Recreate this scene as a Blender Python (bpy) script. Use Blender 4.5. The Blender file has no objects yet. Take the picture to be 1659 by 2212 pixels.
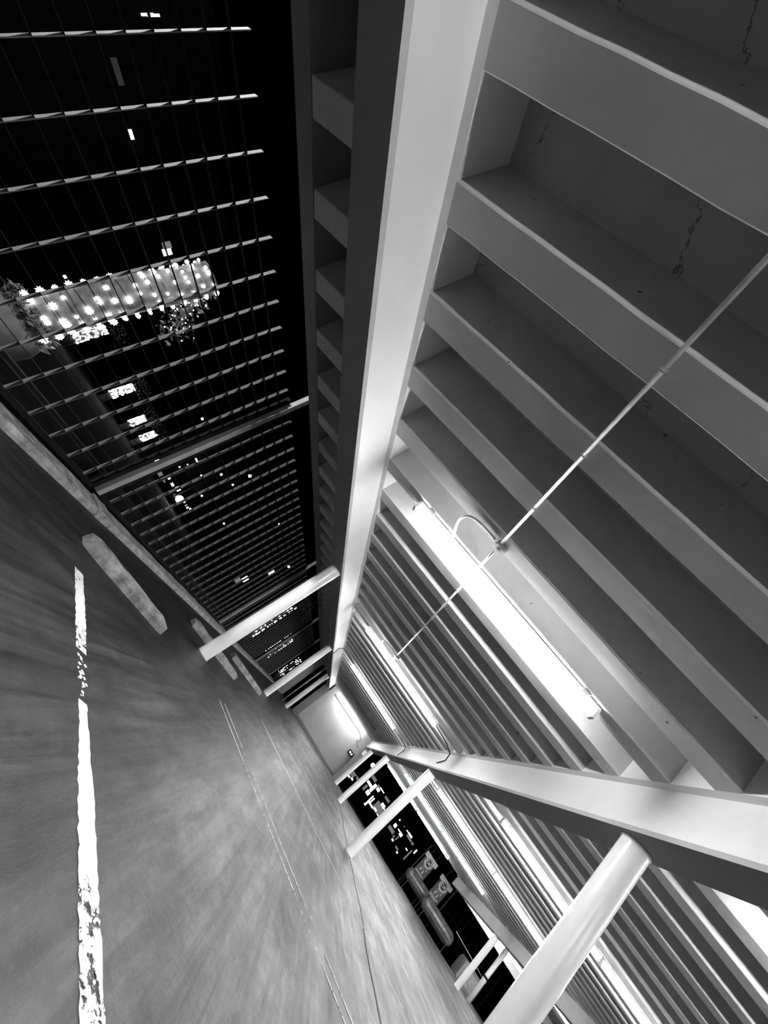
import bpy, bmesh, math, random
from mathutils import Vector, Matrix, Euler

U = 0.86                                   # one drawing unit in metres
C = bpy.context.scene.collection
rnd = random.Random(7)
ORG = {}

# ------------------------------------------------------------------ mesh builder
class MB:
    def __init__(s): s.v = []; s.f = []; s.sm = []
    def add(s, vs, fs, smooth=False):
        n = len(s.v); s.v += [Vector(p) for p in vs]
        s.f += [tuple(i + n for i in f) for f in fs]; s.sm += [smooth] * len(fs)
    def hexa(s, p):                        # 8 points: bottom ring 0-3, top ring 4-7
        s.add(p, [(3, 2, 1, 0), (4, 5, 6, 7), (0, 1, 5, 4), (1, 2, 6, 5), (2, 3, 7, 6), (3, 0, 4, 7)])
    def box(s, x0, x1, y0, y1, z0, z1):
        s.hexa([(x0, y0, z0), (x1, y0, z0), (x1, y1, z0), (x0, y1, z0), (x0, y0, z1), (x1, y0, z1), (x1, y1, z1), (x0, y1, z1)])
    def bbox(s, x0, x1, y0, y1, z0, z1, c=.01):   # box with chamfered edges, built as a rounded prism along its longest axis
        d = [x1 - x0, y1 - y0, z1 - z0]; a = d.index(max(d)); lo = [x0, y0, z0]; hi = [x1, y1, z1]
        b, e = [(1, 2), (2, 0), (0, 1)][a]
        pr = [(lo[b] + c, lo[e]), (hi[b] - c, lo[e]), (hi[b], lo[e] + c), (hi[b], hi[e] - c), (hi[b] - c, hi[e]), (lo[b] + c, hi[e]), (lo[b], hi[e] - c), (lo[b], lo[e] + c)]
        cx = (lo[b] + hi[b]) / 2; cy = (lo[e] + hi[e]) / 2
        rings = []
        for t, sh in ((lo[a], c), (lo[a] + c, 0), (hi[a] - c, 0), (hi[a], c)):
            r = []
            for u, w in pr:
                u2 = u + (sh if u < cx else -sh) ; w2 = w + (sh if w < cy else -sh)
                q = [0, 0, 0]; q[a] = t; q[b] = u2; q[e] = w2; r.append(tuple(q))
            rings.append(r)
        s.loft(rings, True)
    def loft(s, rings, caps=True, smooth=False):
        n = len(rings[0]); vs = [p for r in rings for p in r]; fs = []
        for i in range(len(rings) - 1):
            for j in range(n):
                k = (j + 1) % n
                fs.append((i * n + j, i * n + k, (i + 1) * n + k, (i + 1) * n + j))
        m = len(s.v); s.add(vs, fs, smooth)
        if caps:
            s.f.append(tuple(m + j for j in reversed(range(n)))); s.sm.append(False)
            s.f.append(tuple(m + (len(rings) - 1) * n + j for j in range(n))); s.sm.append(False)
    def prism_x(s, prof, x0, x1): s.loft([[(x0, y, z) for y, z in prof], [(x1, y, z) for y, z in prof]])
    def prism_y(s, prof, y0, y1): s.loft([[(x, y0, z) for x, z in prof], [(x, y1, z) for x, z in prof]])
    def tube(s, pts, r, n=10, caps=True):
        pts = [Vector(p) for p in pts]; rs = r if isinstance(r, (list, tuple)) else [r] * len(pts)
        rings = []; ref = None
        for i, p in enumerate(pts):
            a = pts[max(0, i - 1)]; b = pts[min(len(pts) - 1, i + 1)]; t = (b - a).normalized()
            if ref is None:
                ref = Vector((0, 0, 1)) if abs(t.z) < .9 else Vector((1, 0, 0))
            u = t.cross(ref).normalized(); w = t.cross(u).normalized(); ref = -w if False else ref
            rings.append([tuple(p + (u * math.cos(2 * math.pi * k / n) + w * math.sin(2 * math.pi * k / n)) * rs[i]) for k in range(n)])
        s.loft(rings, caps, True)
    def ball(s, c, r, nu=8, nv=6, sq=(1, 1, 1)):
        c = Vector(c); vs = [tuple(c + Vector((0, 0, -r * sq[2])))]; fs = []
        for i in range(1, nv):
            a = -math.pi / 2 + math.pi * i / nv
            for j in range(nu):
                b = 2 * math.pi * j / nu
                vs.append((c.x + r * sq[0] * math.cos(a) * math.cos(b), c.y + r * sq[1] * math.cos(a) * math.sin(b), c.z + r * sq[2] * math.sin(a)))
        vs.append(tuple(c + Vector((0, 0, r * sq[2])))); L = len(vs) - 1
        for j in range(nu):
            k = (j + 1) % nu
            fs.append((0, 1 + k, 1 + j)); fs.append((L, L - nu + j, L - nu + k))
            for i in range(nv - 2):
                fs.append((1 + i * nu + j, 1 + i * nu + k, 1 + (i + 1) * nu + k, 1 + (i + 1) * nu + j))
        s.add(vs, fs, True)
    def build(s, name, mat, parent=None, loc=None):
        me = bpy.data.meshes.new(name)
        o = bpy.data.objects.new(name, me); C.objects.link(o)
        if parent is not None:
            base = ORG[parent.name]; o.parent = parent
            if loc is not None: o.location = (Vector(loc) - base) * U; base = Vector(loc)
        else:
            base = Vector(loc) if loc is not None else Vector((0, 0, 0)); o.location = base * U
        ORG[o.name] = base
        me.from_pydata([tuple((p - base) * U) for p in s.v], [], s.f)
        for p, sm in zip(me.polygons, s.sm): p.use_smooth = sm
        bm = bmesh.new(); bm.from_mesh(me); bmesh.ops.recalc_face_normals(bm, faces=bm.faces); bm.to_mesh(me); bm.free()
        me.materials.append(mat); me.update()
        return o

def empty(name, loc, rz=0):
    o = bpy.data.objects.new(name, None); C.objects.link(o)
    o.location = Vector(loc) * U; o.rotation_euler = (0, 0, rz); o.empty_display_size = .1
    ORG[o.name] = Vector(loc) if not rz else Vector((0, 0, 0))
    return o
def tag(o, label=None, cat=None, group=None, kind=None):
    if label: o['label'] = label
    if cat: o['category'] = cat
    if group: o['group'] = group
    if kind: o['kind'] = kind
    return o
def copy_tree(o, parent=None):
    c = o.copy(); C.objects.link(c); c.parent = parent
    for ch in [x for x in o.children]: copy_tree(ch, c)
    return c

# ------------------------------------------------------------------ materials
def mat(name):
    m = bpy.data.materials.new(name); m.use_nodes = True
    nt = m.node_tree; b = nt.nodes['Principled BSDF']; return m, nt, b
def N(nt, t, **k):
    n = nt.nodes.new(t)
    for a, v in k.items():
        if a in n.inputs: n.inputs[a].default_value = v
        else: setattr(n, a, v)
    return n
def plain(name, v, rough=.6, metal=0, bump=0, bs=20, var=.15, vs=3):
    m, nt, b = mat(name); L = nt.links
    if v < .05: b.inputs['Specular IOR Level'].default_value = .08
    b.inputs['Roughness'].default_value = rough; b.inputs['Metallic'].default_value = metal
    tc = N(nt, 'ShaderNodeTexCoord'); n = N(nt, 'ShaderNodeTexNoise', Scale=vs, Detail=6.0)
    L.new(tc.outputs['Object'], n.inputs['Vector'])
    r = N(nt, 'ShaderNodeValToRGB'); r.color_ramp.elements[0].position = .3; r.color_ramp.elements[1].position = .7
    lo = v * (1 - var); hi = min(1, v * (1 + var))
    r.color_ramp.elements[0].color = (lo, lo, lo, 1); r.color_ramp.elements[1].color = (hi, hi, hi, 1)
    L.new(n.outputs['Fac'], r.inputs['Fac']); L.new(r.outputs['Color'], b.inputs['Base Color'])
    if bump:
        n2 = N(nt, 'ShaderNodeTexNoise', Scale=bs, Detail=5.0); L.new(tc.outputs['Object'], n2.inputs['Vector'])
        bp = N(nt, 'ShaderNodeBump', Strength=bump, Distance=.01); L.new(n2.outputs['Fac'], bp.inputs['Height']); L.new(bp.outputs['Normal'], b.inputs['Normal'])
    return m
def glow(name, v, s):
    m, nt, b = mat(name); nt.nodes.remove(b); e = N(nt, 'ShaderNodeEmission', Color=(v, v, v, 1), Strength=s)
    nt.links.new(e.outputs[0], nt.nodes['Material Output'].inputs[0]); return m

def concrete(name, v, rough=.55, pits=.5, cracks=False, blotch=.2, spec=.3, sc_=1.6):
    """painted cast concrete: soft blotches, small pits, optional hairline cracks"""
    m, nt, b = mat(name); L = nt.links
    b.inputs['Roughness'].default_value = rough; b.inputs['Specular IOR Level'].default_value = spec
    tc = N(nt, 'ShaderNodeNewGeometry')
    pos = tc.outputs['Position']
    n1 = N(nt, 'ShaderNodeTexNoise', Scale=sc_, Detail=8.0, Roughness=.65); L.new(pos, n1.inputs['Vector'])
    r1 = N(nt, 'ShaderNodeMapRange'); r1.inputs['From Min'].default_value = .3; r1.inputs['From Max'].default_value = .7
    r1.inputs['To Min'].default_value = v * (1 - blotch); r1.inputs['To Max'].default_value = v * (1 + blotch * .6)
    L.new(n1.outputs['Fac'], r1.inputs['Value'])
    # pits
    vo = N(nt, 'ShaderNodeTexVoronoi', Scale=9.0, Randomness=1.0); L.new(pos, vo.inputs['Vector'])
    n3 = N(nt, 'ShaderNodeTexNoise', Scale=4.0, Detail=3.0); L.new(pos, n3.inputs['Vector'])
    th = N(nt, 'ShaderNodeMapRange'); th.inputs['From Min'].default_value = .5; th.inputs['From Max'].default_value = .8
    th.inputs['To Min'].default_value = 0.0; th.inputs['To Max'].default_value = .13 * pits * 2
    L.new(n3.outputs['Fac'], th.inputs['Value'])
    lt = N(nt, 'ShaderNodeMath', operation='LESS_THAN'); L.new(vo.outputs['Distance'], lt.inputs[0]); L.new(th.outputs[0], lt.inputs[1])
    mul = N(nt, 'ShaderNodeMath', operation='MULTIPLY'); mul.inputs[1].default_value = .75; L.new(lt.outputs[0], mul.inputs[0])
    fac = mul.outputs[0]
    if cracks:
        nz = N(nt, 'ShaderNodeTexNoise', Scale=3.0, Detail=6.0, Roughness=.7); L.new(pos, nz.inputs['Vector'])
        sub = N(nt, 'ShaderNodeVectorMath', operation='SUBTRACT'); L.new(nz.outputs['Color'], sub.inputs[0]); sub.inputs[1].default_value = (.5, .5, .5)
        sc = N(nt, 'ShaderNodeVectorMath', operation='SCALE'); sc.inputs['Scale'].default_value = .35; L.new(sub.outputs[0], sc.inputs[0])
        ad = N(nt, 'ShaderNodeVectorMath', operation='ADD'); L.new(pos, ad.inputs[0]); L.new(sc.outputs[0], ad.inputs[1])
        mp = N(nt, 'ShaderNodeMapping'); mp.inputs['Scale'].default_value = (.75, .3, .01); L.new(ad.outputs[0], mp.inputs['Vector'])
        v2 = N(nt, 'ShaderNodeTexVoronoi', feature='DISTANCE_TO_EDGE', Scale=1.0); L.new(mp.outputs[0], v2.inputs['Vector'])
        l2 = N(nt, 'ShaderNodeMath', operation='LESS_THAN'); L.new(v2.outputs['Distance'], l2.inputs[0]); l2.inputs[1].default_value = .0018
        m2 = N(nt, 'ShaderNodeMath', operation='MULTIPLY'); L.new(l2.outputs[0], m2.inputs[0]); m2.inputs[1].default_value = .55
        mx = N(nt, 'ShaderNodeMath', operation='MAXIMUM'); L.new(fac, mx.inputs[0]); L.new(m2.outputs[0], mx.inputs[1]); fac = mx.outputs[0]
    inv = N(nt, 'ShaderNodeMath', operation='SUBTRACT'); inv.inputs[0].default_value = 1; L.new(fac, inv.inputs[1])
    fin = N(nt, 'ShaderNodeMath', operation='MULTIPLY'); L.new(r1.outputs[0], fin.inputs[0]); L.new(inv.outputs[0], fin.inputs[1])
    L.new(fin.outputs[0], b.inputs['Base Color'])
    n2 = N(nt, 'ShaderNodeTexNoise', Scale=14.0, Detail=8.0, Roughness=.6); L.new(pos, n2.inputs['Vector'])
    hs = N(nt, 'ShaderNodeMath', operation='SUBTRACT'); L.new(n2.outputs['Fac'], hs.inputs[0]); L.new(fac, hs.inputs[1])
    bp = N(nt, 'ShaderNodeBump', Strength=.35, Distance=.008); L.new(hs.outputs[0], bp.inputs['Height']); L.new(bp.outputs['Normal'], b.inputs['Normal'])
    return m

def floor_mat():
    m, nt, b = mat('worn_concrete_floor'); L = nt.links
    g = N(nt, 'ShaderNodeNewGeometry'); pos = g.outputs['Position']
    def noise(sx, sy, sc, det, rough=.6, rot=0, dist=0):
        mp = N(nt, 'ShaderNodeMapping'); mp.inputs['Scale'].default_value = (sx, sy, 1); mp.inputs['Rotation'].default_value = (0, 0, rot)
        L.new(pos, mp.inputs['Vector'])
        n = N(nt, 'ShaderNodeTexNoise', Scale=sc, Detail=det, Roughness=rough, Distortion=dist); L.new(mp.outputs[0], n.inputs['Vector']); return n.outputs['Fac']
    def rng(x, a, b_, c, d):
        r = N(nt, 'ShaderNodeMapRange'); r.inputs['From Min'].default_value = a; r.inputs['From Max'].default_value = b_
        r.inputs['To Min'].default_value = c; r.inputs['To Max'].default_value = d; L.new(x, r.inputs['Value']); return r.outputs[0]
    def op(o, x, y):
        n = N(nt, 'ShaderNodeMath', operation=o)
        for i, q in enumerate((x, y)):
            if isinstance(q, (int, float)): n.inputs[i].default_value = q
            else: L.new(q, n.inputs[i])
        return n.outputs[0]
    big = noise(.55, .4, 1.0, 5, .6, .2, .6)
    mid = noise(2.0, .55, 1.6, 8, .72, .05, .25)
    streak = noise(9.0, .35, 1.3, 6, .65, .0, .15)
    sep = N(nt, 'ShaderNodeSeparateXYZ'); L.new(pos, sep.inputs[0])
    # parking stalls along the fence darkened by oil stains and painted-in shade, paler drive lane to the right
    edge = op('ADD', sep.outputs['X'], op('MULTIPLY', op('SUBTRACT', big, .5), 5.0))
    lane = rng(edge, -2.1, 2.4, .01, .125)
    a = op('MULTIPLY', lane, rng(mid, .32, .68, .42, 1.42))
    a = op('MULTIPLY', a, rng(streak, .35, .65, .5, 1.45))
    a = op('MULTIPLY', a, rng(noise(1, .8, 7.0, 9, .75), .3, .7, .62, 1.35))
    scr = noise(26, .5, 1.0, 3, .5, .03, 0)
    a = op('MULTIPLY', a, rng(scr, .62, .72, 1.0, .45))
    a = op('MULTIPLY', a, rng(noise(.9, .5, .9, 5, .6, .5, .5), .38, .62, .5, 1.4))  # broad patches: oil, plus column shadows and light pools painted into the colour
    # dark drips
    vo = N(nt, 'ShaderNodeTexVoronoi', Scale=4.5); L.new(pos, vo.inputs['Vector'])
    n3 = noise(1, 1, 2.5, 3)
    dots = op('LESS_THAN', vo.outputs['Distance'], rng(n3, .52, .8, 0.0, .16))
    a = op('MULTIPLY', a, op('SUBTRACT', 1.0, op('MULTIPLY', dots, .6)))
    L.new(a, b.inputs['Base Color'])
    rr = rng(mid, .3, .7, .6, .42)
    L.new(rr, b.inputs['Roughness']); b.inputs['Specular IOR Level'].default_value = .5
    fine = noise(1, 1, 26, 8, .65)
    h = op('ADD', op('MULTIPLY', mid, 1.0), op('MULTIPLY', fine, .4))
    bp = N(nt, 'ShaderNodeBump', Strength=.45, Distance=.02); L.new(h, bp.inputs['Height']); L.new(bp.outputs['Normal'], b.inputs['Normal'])
    return m

def stripe_mat(name, v, worn, seed):
    """road paint chipped away in flakes so the concrete shows through"""
    m, nt, b = mat(name); L = nt.links
    g = N(nt, 'ShaderNodeNewGeometry'); pos = g.outputs['Position']
    mp = N(nt, 'ShaderNodeMapping'); mp.inputs['Location'].default_value = (seed, seed * 2, 0); L.new(pos, mp.inputs['Vector'])
    n = N(nt, 'ShaderNodeTexNoise', Scale=1.5, Detail=2.0); L.new(mp.outputs[0], n.inputs['Vector'])
    f = N(nt, 'ShaderNodeTexNoise', Scale=26.0, Detail=6.0, Roughness=.7); L.new(mp.outputs[0], f.inputs['Vector'])
    ad = N(nt, 'ShaderNodeMath', operation='MULTIPLY_ADD'); L.new(n.outputs['Fac'], ad.inputs[0]); ad.inputs[1].default_value = .8; L.new(f.outputs['Fac'], ad.inputs[2])
    lt = N(nt, 'ShaderNodeMath', operation='GREATER_THAN'); L.new(ad.outputs[0], lt.inputs[0]); lt.inputs[1].default_value = worn
    tr = N(nt, 'ShaderNodeBsdfTransparent'); mx = N(nt, 'ShaderNodeMixShader')
    L.new(lt.outputs[0], mx.inputs[0]); L.new(tr.outputs[0], mx.inputs[1]); L.new(b.outputs[0], mx.inputs[2])
    L.new(mx.outputs[0], nt.nodes['Material Output'].inputs[0])
    b.inputs['Base Color'].default_value = (v, v, v, 1); b.inputs['Roughness'].default_value = .7
    return m

M = dict(
    slab=concrete('ceiling_concrete', .42, .8, .6, True, .14, .15),
    joist=concrete('joist_concrete', .5, .75, .7, False, .16, .2),
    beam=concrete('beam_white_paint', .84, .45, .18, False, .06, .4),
    soffit=concrete('dark_soffit_concrete', .26, .7, .2, False, .1, .2),
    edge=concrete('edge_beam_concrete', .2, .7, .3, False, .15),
    wall=concrete('end_wall_plaster', .38, .6, .15, False, .08),
    column=plain('gloss_white_enamel', .92, .22, 0, .06, 6, .04, 4),
    curb=concrete('curb_concrete', .36, .8, .8, False, .6, .2, 7.0),
    stop=concrete('wheel_stop_concrete', .27, .75, .9, False, .75, .3, 6.0),
    floor=floor_mat(),
    steel=plain('galvanised_steel', .075, .8, 0, 0, 40, .2, 6),
    rust=plain('weathered_steel', .012, .9, .0, 0, 30, .35, 8),
    conduit=plain('painted_conduit', .5, .45, .2, .1, 30, .3, 12),
    cable=plain('dark_cable', .03, .5),
    white=plain('white_housing', .7, .4, 0, 0, 1, .04),
    black=plain('black_plastic', .02, .4),
    grey=plain('grey_painted_metal', .3, .45),
    post=plain('pale_post_paint', .3, .6),
    board=plain('dark_sign_board', .06, .5),
    asphalt=plain('asphalt', .004, .9, 0, .3, 40, .3, 2),
    bark=plain('tree_bark', .09, .9, 0, .8, 12, .5, 8),
    leaf=plain('dark_leaf', .08, .6, 0, 0, 1, .4, 5),
    stone=plain('planter_stone', .08, .85, 0, .6, 8, .35, 4),
    dark=plain('dark_facade', .002, .8),
    wood=plain('brushed_barrel', .2, .4, .3, .2, 9, .4, 5),
    tube=glow('lamp_diffuser_light', 1.0, 17.5),
    bulb=glow('fairy_bulb', 1.0, 3.0),
    win=glow('lit_window', 1.0, .4),
    dim=glow('dim_window', 1.0, .03),
    faint_win=glow('faint_window', 1.0, .005),
    lampglow=glow('street_lamp_glow', 1.0, 6.0),
    paint=stripe_mat('parking_line_paint', .85, .735, 3),
    faint=stripe_mat('faint_line_paint', .6, .9, 9),
)

def fz(x, y): return .017 * x + .0045 * y       # the deck falls slightly towards the fence
YW = 30.15                                       # end wall
J0, JP, JW, ZJ, ZS = 1.121, .7105, .244, 3.23, 3.68
Y0 = -6.0

# ------------------------------------------------------------------ deck
m = MB()
X0, X1 = -4.0, 21.0
nx, ny = 12, 16
grid = [[(X0 + (X1 - X0) * i / nx, Y0 + (YW - .0 - Y0) * j / ny) for i in range(nx + 1)] for j in range(ny + 1)]
vs = [(x, y, fz(x, y)) for r in grid for x, y in r]; k = len(vs)
vs += [(x, y, fz(x, y) - .3) for r in grid for x, y in r]
fs = []
for j in range(ny):
    for i in range(nx):
        a = j * (nx + 1) + i; b_ = a + 1; c = b_ + nx + 1; d = a + nx + 1
        fs += [(a, b_, c, d), (a + k, d + k, c + k, b_ + k)]
for i in range(nx):
    fs.append((i + 1, i, i + k, i + 1 + k)); a = ny * (nx + 1) + i; fs.append((a, a + 1, a + 1 + k, a + k))
for j in range(ny):
    a = j * (nx + 1); b_ = a + nx + 1; fs.append((a, b_, b_ + k, a + k)); a += nx; b_ += nx; fs.append((b_, a, a + k, b_ + k))
m.add(vs, fs)
floor = tag(m.build('floor', M['floor']), 'worn stained concrete parking deck floor', None, None, 'structure')

# construction joint along the column line
m = MB(); prev = None
for i in range(60):
    y = -4 + i * .55
    if y > YW - .3: break
    x = 2.49 + .035 * math.sin(y * .8) + .02 * math.sin(y * 2.3)
    if prev:
        (x0, y0) = prev; w = .018
        m.hexa([(x0 - w, y0, fz(x0, y0) - .01), (x0 + w, y0, fz(x0, y0) - .01), (x + w, y, fz(x, y) - .01), (x - w, y, fz(x, y) - .01),
                (x0 - w, y0, fz(x0, y0) + .005), (x0 + w, y0, fz(x0, y0) + .005), (x + w, y, fz(x, y) + .005), (x - w, y, fz(x, y) + .005)])
    prev = (x, y)
tag(m.build('trim_1', M['cable']), 'thin dark joint line along the floor beneath the right columns', None, None, 'structure')

# ------------------------------------------------------------------ ceilings with their joists
def ceiling(xa, xb, y0, y1, label):
    m = MB(); m.box(xa - .02, xb + .02, y0, y1, ZS, ZS + .2)
    c = tag(m.build('ceiling', M['slab'], None, (xa, y0, ZS)), label, None, None, 'structure')
    proto = None
    k0 = math.ceil((y0 - J0) / JP); k1 = int((y1 - .02 - J0 - JW) / JP)
    for k in range(k0, k1 + 1):
        y = J0 + JP * k
        if proto is None:
            t = .028; c_ = .007; e = .003
            m = MB()
            # slightly uneven formed edges
            rings = []
            n = max(2, int((xb - xa) / .22)); rr = random.Random(int(xb * 10))
            for i in range(n + 1):
                x = xa + (xb - xa) * i / n; j1 = rr.uniform(-e, e); j2 = rr.uniform(-e, e); j3 = rr.uniform(-e, e)
                rings.append([(x, -t, ZS), (x, 0 + j1, ZJ + c_), (x, c_ + j1, ZJ), (x, JW - c_ + j2, ZJ), (x, JW + j2, ZJ + c_), (x, JW + t, ZS)])
            m.loft(rings, True)
            for v in m.v: v.y += y
            proto = m.build('joist', M['joist'], c, (xa, y, ZS))
        else:
            o = proto.copy(); C.objects.link(o); o.parent = c
            o.location = proto.location + Vector((0, (y - yp) * U, 0))
            continue
        yp = y
    return c
ceiling(-1.985, 2.165, Y0, YW, 'ribbed concrete ceiling over the drive lane between the two nearest long beams')
ceiling(2.705, 10.83, Y0, YW, 'ribbed concrete ceiling beyond the right beam, lit by pairs of lamps')
ceiling(11.37, 20.9, 6.0, YW, 'ribbed concrete ceiling beyond the farthest beam')
ceiling(-3.6, -2.525, Y0, YW, 'dark ribbed strip of ceiling overhanging beside the fence')

# ------------------------------------------------------------------ beams
def beam(xa, xb, y0, y1, lab, mt, ledge=.075):
    m = MB(); c = .028
    m.prism_y([(xa, ZS + .2), (xa - ledge, ZS + .2), (xa - ledge, ZJ), (xa, ZJ), (xa, 2.76 + c), (xa + c, 2.76), (xb - c, 2.76), (xb, 2.76 + c), (xb, ZJ), (xb + ledge, ZJ), (xb + ledge, ZS + .2), (xb, ZS + .2)], y0, y1)
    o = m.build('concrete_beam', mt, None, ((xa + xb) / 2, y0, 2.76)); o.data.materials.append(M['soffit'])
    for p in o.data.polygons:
        if p.normal.z < -.95 and p.center.z < .05: p.material_index = 1        # the soffit face takes a darker concrete than the sides
    return tag(o, lab, 'beam')
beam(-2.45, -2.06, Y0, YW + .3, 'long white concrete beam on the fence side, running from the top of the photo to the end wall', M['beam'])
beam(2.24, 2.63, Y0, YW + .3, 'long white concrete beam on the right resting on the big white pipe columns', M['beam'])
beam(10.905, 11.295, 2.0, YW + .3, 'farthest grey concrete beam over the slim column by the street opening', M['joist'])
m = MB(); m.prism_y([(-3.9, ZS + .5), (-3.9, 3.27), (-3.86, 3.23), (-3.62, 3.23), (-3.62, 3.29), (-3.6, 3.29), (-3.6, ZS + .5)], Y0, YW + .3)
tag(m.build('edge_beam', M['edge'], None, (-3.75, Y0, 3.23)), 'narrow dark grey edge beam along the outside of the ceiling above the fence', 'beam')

# ------------------------------------------------------------------ columns
def column(x, y, lab, r=.128, top=2.76, conduit=False):
    z0 = fz(x, y)
    root = empty('column', (x, y, z0)); tag(root, lab, 'column', 'round white pipe columns')
    m = MB(); m.tube([(x, y, z0 - .02), (x, y, z0 + .02), (x, y, top - .03), (x, y, top + .01)], r, 40); m.build('pipe_shaft', M['column'], root)
    m = MB(); m.tube([(x, y, z0 - .01), (x, y, z0 + .012)], r + .012, 40); m.build('base_ring', M['curb'], root)
    m = MB(); m.tube([(x, y, top - .012), (x, y, top)], r + .01, 40); m.build('cap_plate', M['white'], root)
    return root
column(-2.26, 7.68, 'brilliant white pipe column nearest along the fence, beside a wheel stop')
column(-2.28, 16.0, 'second white pipe column along the fence side')
column(-2.3, 24.6, 'third white pipe column along the fence side, just before the end wall')
column(2.455, 4.365, 'biggest and nearest glossy white column in the lower right corner')
column(2.45, 12.4, 'white column under the right beam, second from the viewer, with a long shadow on the floor')
column(2.47, 20.9, 'white column under the right beam, third from the viewer')
column(2.46, 27.7, 'white column touching the jamb at the right end of the end wall')
column(11.09, 23.75, 'slim white column at the far right in front of the street opening')
column(11.09, 15.6, 'white column hidden behind the nearest big column under the farthest beam')

# ------------------------------------------------------------------ end wall, jambs, header
m = MB(); m.box(-1.95, 2.22, YW, YW + .3, fz(0, YW) - .25, ZS + .2)
w = tag(m.build('wall_end', M['wall'], None, (0, YW, 0)), 'smooth end wall glowing under the last lamp', None, None, 'structure')
m = MB(); m.box(2.22, 2.72, YW - .55, YW + .3, fz(2.4, YW) - .1, 2.76)
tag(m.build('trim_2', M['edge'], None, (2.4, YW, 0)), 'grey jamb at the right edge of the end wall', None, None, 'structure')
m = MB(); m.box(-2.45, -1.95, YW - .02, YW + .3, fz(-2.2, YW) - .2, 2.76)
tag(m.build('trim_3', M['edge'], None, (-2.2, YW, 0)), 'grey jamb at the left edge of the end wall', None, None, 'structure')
m = MB(); m.box(11.295, 21, YW, YW + .3, 2.84, ZS + .2)
tag(m.build('trim_4', M['beam'], None, (12, YW, 2.84)), 'bright white header over the street opening at lower right', None, None, 'structure')
m = MB(); m.box(-1.95, 2.22, YW - .035, YW, fz(0, YW) - .1, fz(0, YW) + .14)
tag(m.build('baseboard_end', M['edge'], None, (0, YW, 0)), 'grey base strip along the foot of the end wall', None, None, 'structure')

# ------------------------------------------------------------------ fluorescent lamps
def make_lamp(name='fluorescent_lamp', lit=True):
    WH = M['white'] if lit else M['edge']
    root = empty(name, (0, 0, ZJ))                       # hangs below joist underside; x from 0 to 2.75
    L_ = 2.75
    m = MB(); m.bbox(0, L_, -.075, .01, ZJ - .062, ZJ - .004, .008); m.build('housing', WH, root)
    for x in (.18, L_ - .2):
        m = MB(); m.box(x - .045, x + .045, -.1, -.055, ZJ - .05, ZJ + .003); m.box(x - .045, x + .045, -.1, .02, ZJ - .012, ZJ + .003); m.build('bracket', WH, root)
    for a, b_ in ((.03, L_ / 2 - .012), (L_ / 2 + .012, L_ - .03)):
        m = MB(); rings = []
        for x in (a, b_):
            rings.append([(x, -.032 + .042 * math.cos(t), ZJ - .1 + .036 * math.sin(t)) for t in [2 * math.pi * i / 12 for i in range(12)]])
        m.loft(rings, True, True); m.build('diffuser', M['tube'] if lit else WH, root)
    for x in (0, L_ - .03):
        m = MB(); m.box(x, x + .03, -.078, .014, ZJ - .14, ZJ - .03); m.build('end_cap', WH, root)
    return root
def put(o, x, y, lab, grp='fluorescent strip lamps under the ceiling ribs'):
    o.location = Vector((x, y, ZJ)) * U; tag(o, lab, 'ceiling lamp', grp); return o
def jy(k): return J0 + JP * k + JW / 2
lit = make_lamp(); unlit = make_lamp('fluorescent_lamp', False)
put(lit, -1.33, jy(4), 'nearest long glowing strip lamp above the drive lane, beside the round junction box')
put(unlit, -1.33, jy(31), 'unlit strip lamp above the drive lane between the third and the last glowing lamp', 'unlit strip lamps')
put(copy_tree(lit), -1.33, jy(13), 'second glowing strip lamp above the drive lane, counting from the viewer')
put(copy_tree(lit), -1.33, jy(22), 'third glowing strip lamp above the drive lane')
put(copy_tree(lit), -1.33, jy(40), 'last glowing strip lamp, close against the end wall')
low = copy_tree(lit); put(low, -1.33, jy(-5), 'strip lamp above the drive lane behind the viewer, hung a little lower on rods')
low.location.z -= .13 * U; ORG[low.name] = Vector((-1.33, jy(-5), ZJ - .13))
for x in (-1.15, 1.22):
    m = MB(); m.tube([(x, jy(-5) - .03, ZJ - .14), (x, jy(-5) - .03, ZJ)], .01, 8); m.build('hanger_rod', M['steel'], low)
names = {4: 'nearest row', 13: 'second row', 21: 'third row', 30: 'fourth row', 38: 'row along the street opening', -5: 'row behind the viewer'}
for kk, nm in names.items():
    for j, x in enumerate((3.66, 6.46)):
        put(copy_tree(lit), x, jy(kk), ('left' if j == 0 else 'right') + ' strip lamp of the pair beyond the right beam, ' + nm)
for kk, nm in ((12, 'nearest'), (21, 'second'), (30, 'third'), (38, 'farthest')):
    put(copy_tree(lit), 12.6, jy(kk), nm + ' strip lamp in the ceiling bay past the farthest beam')

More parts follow.
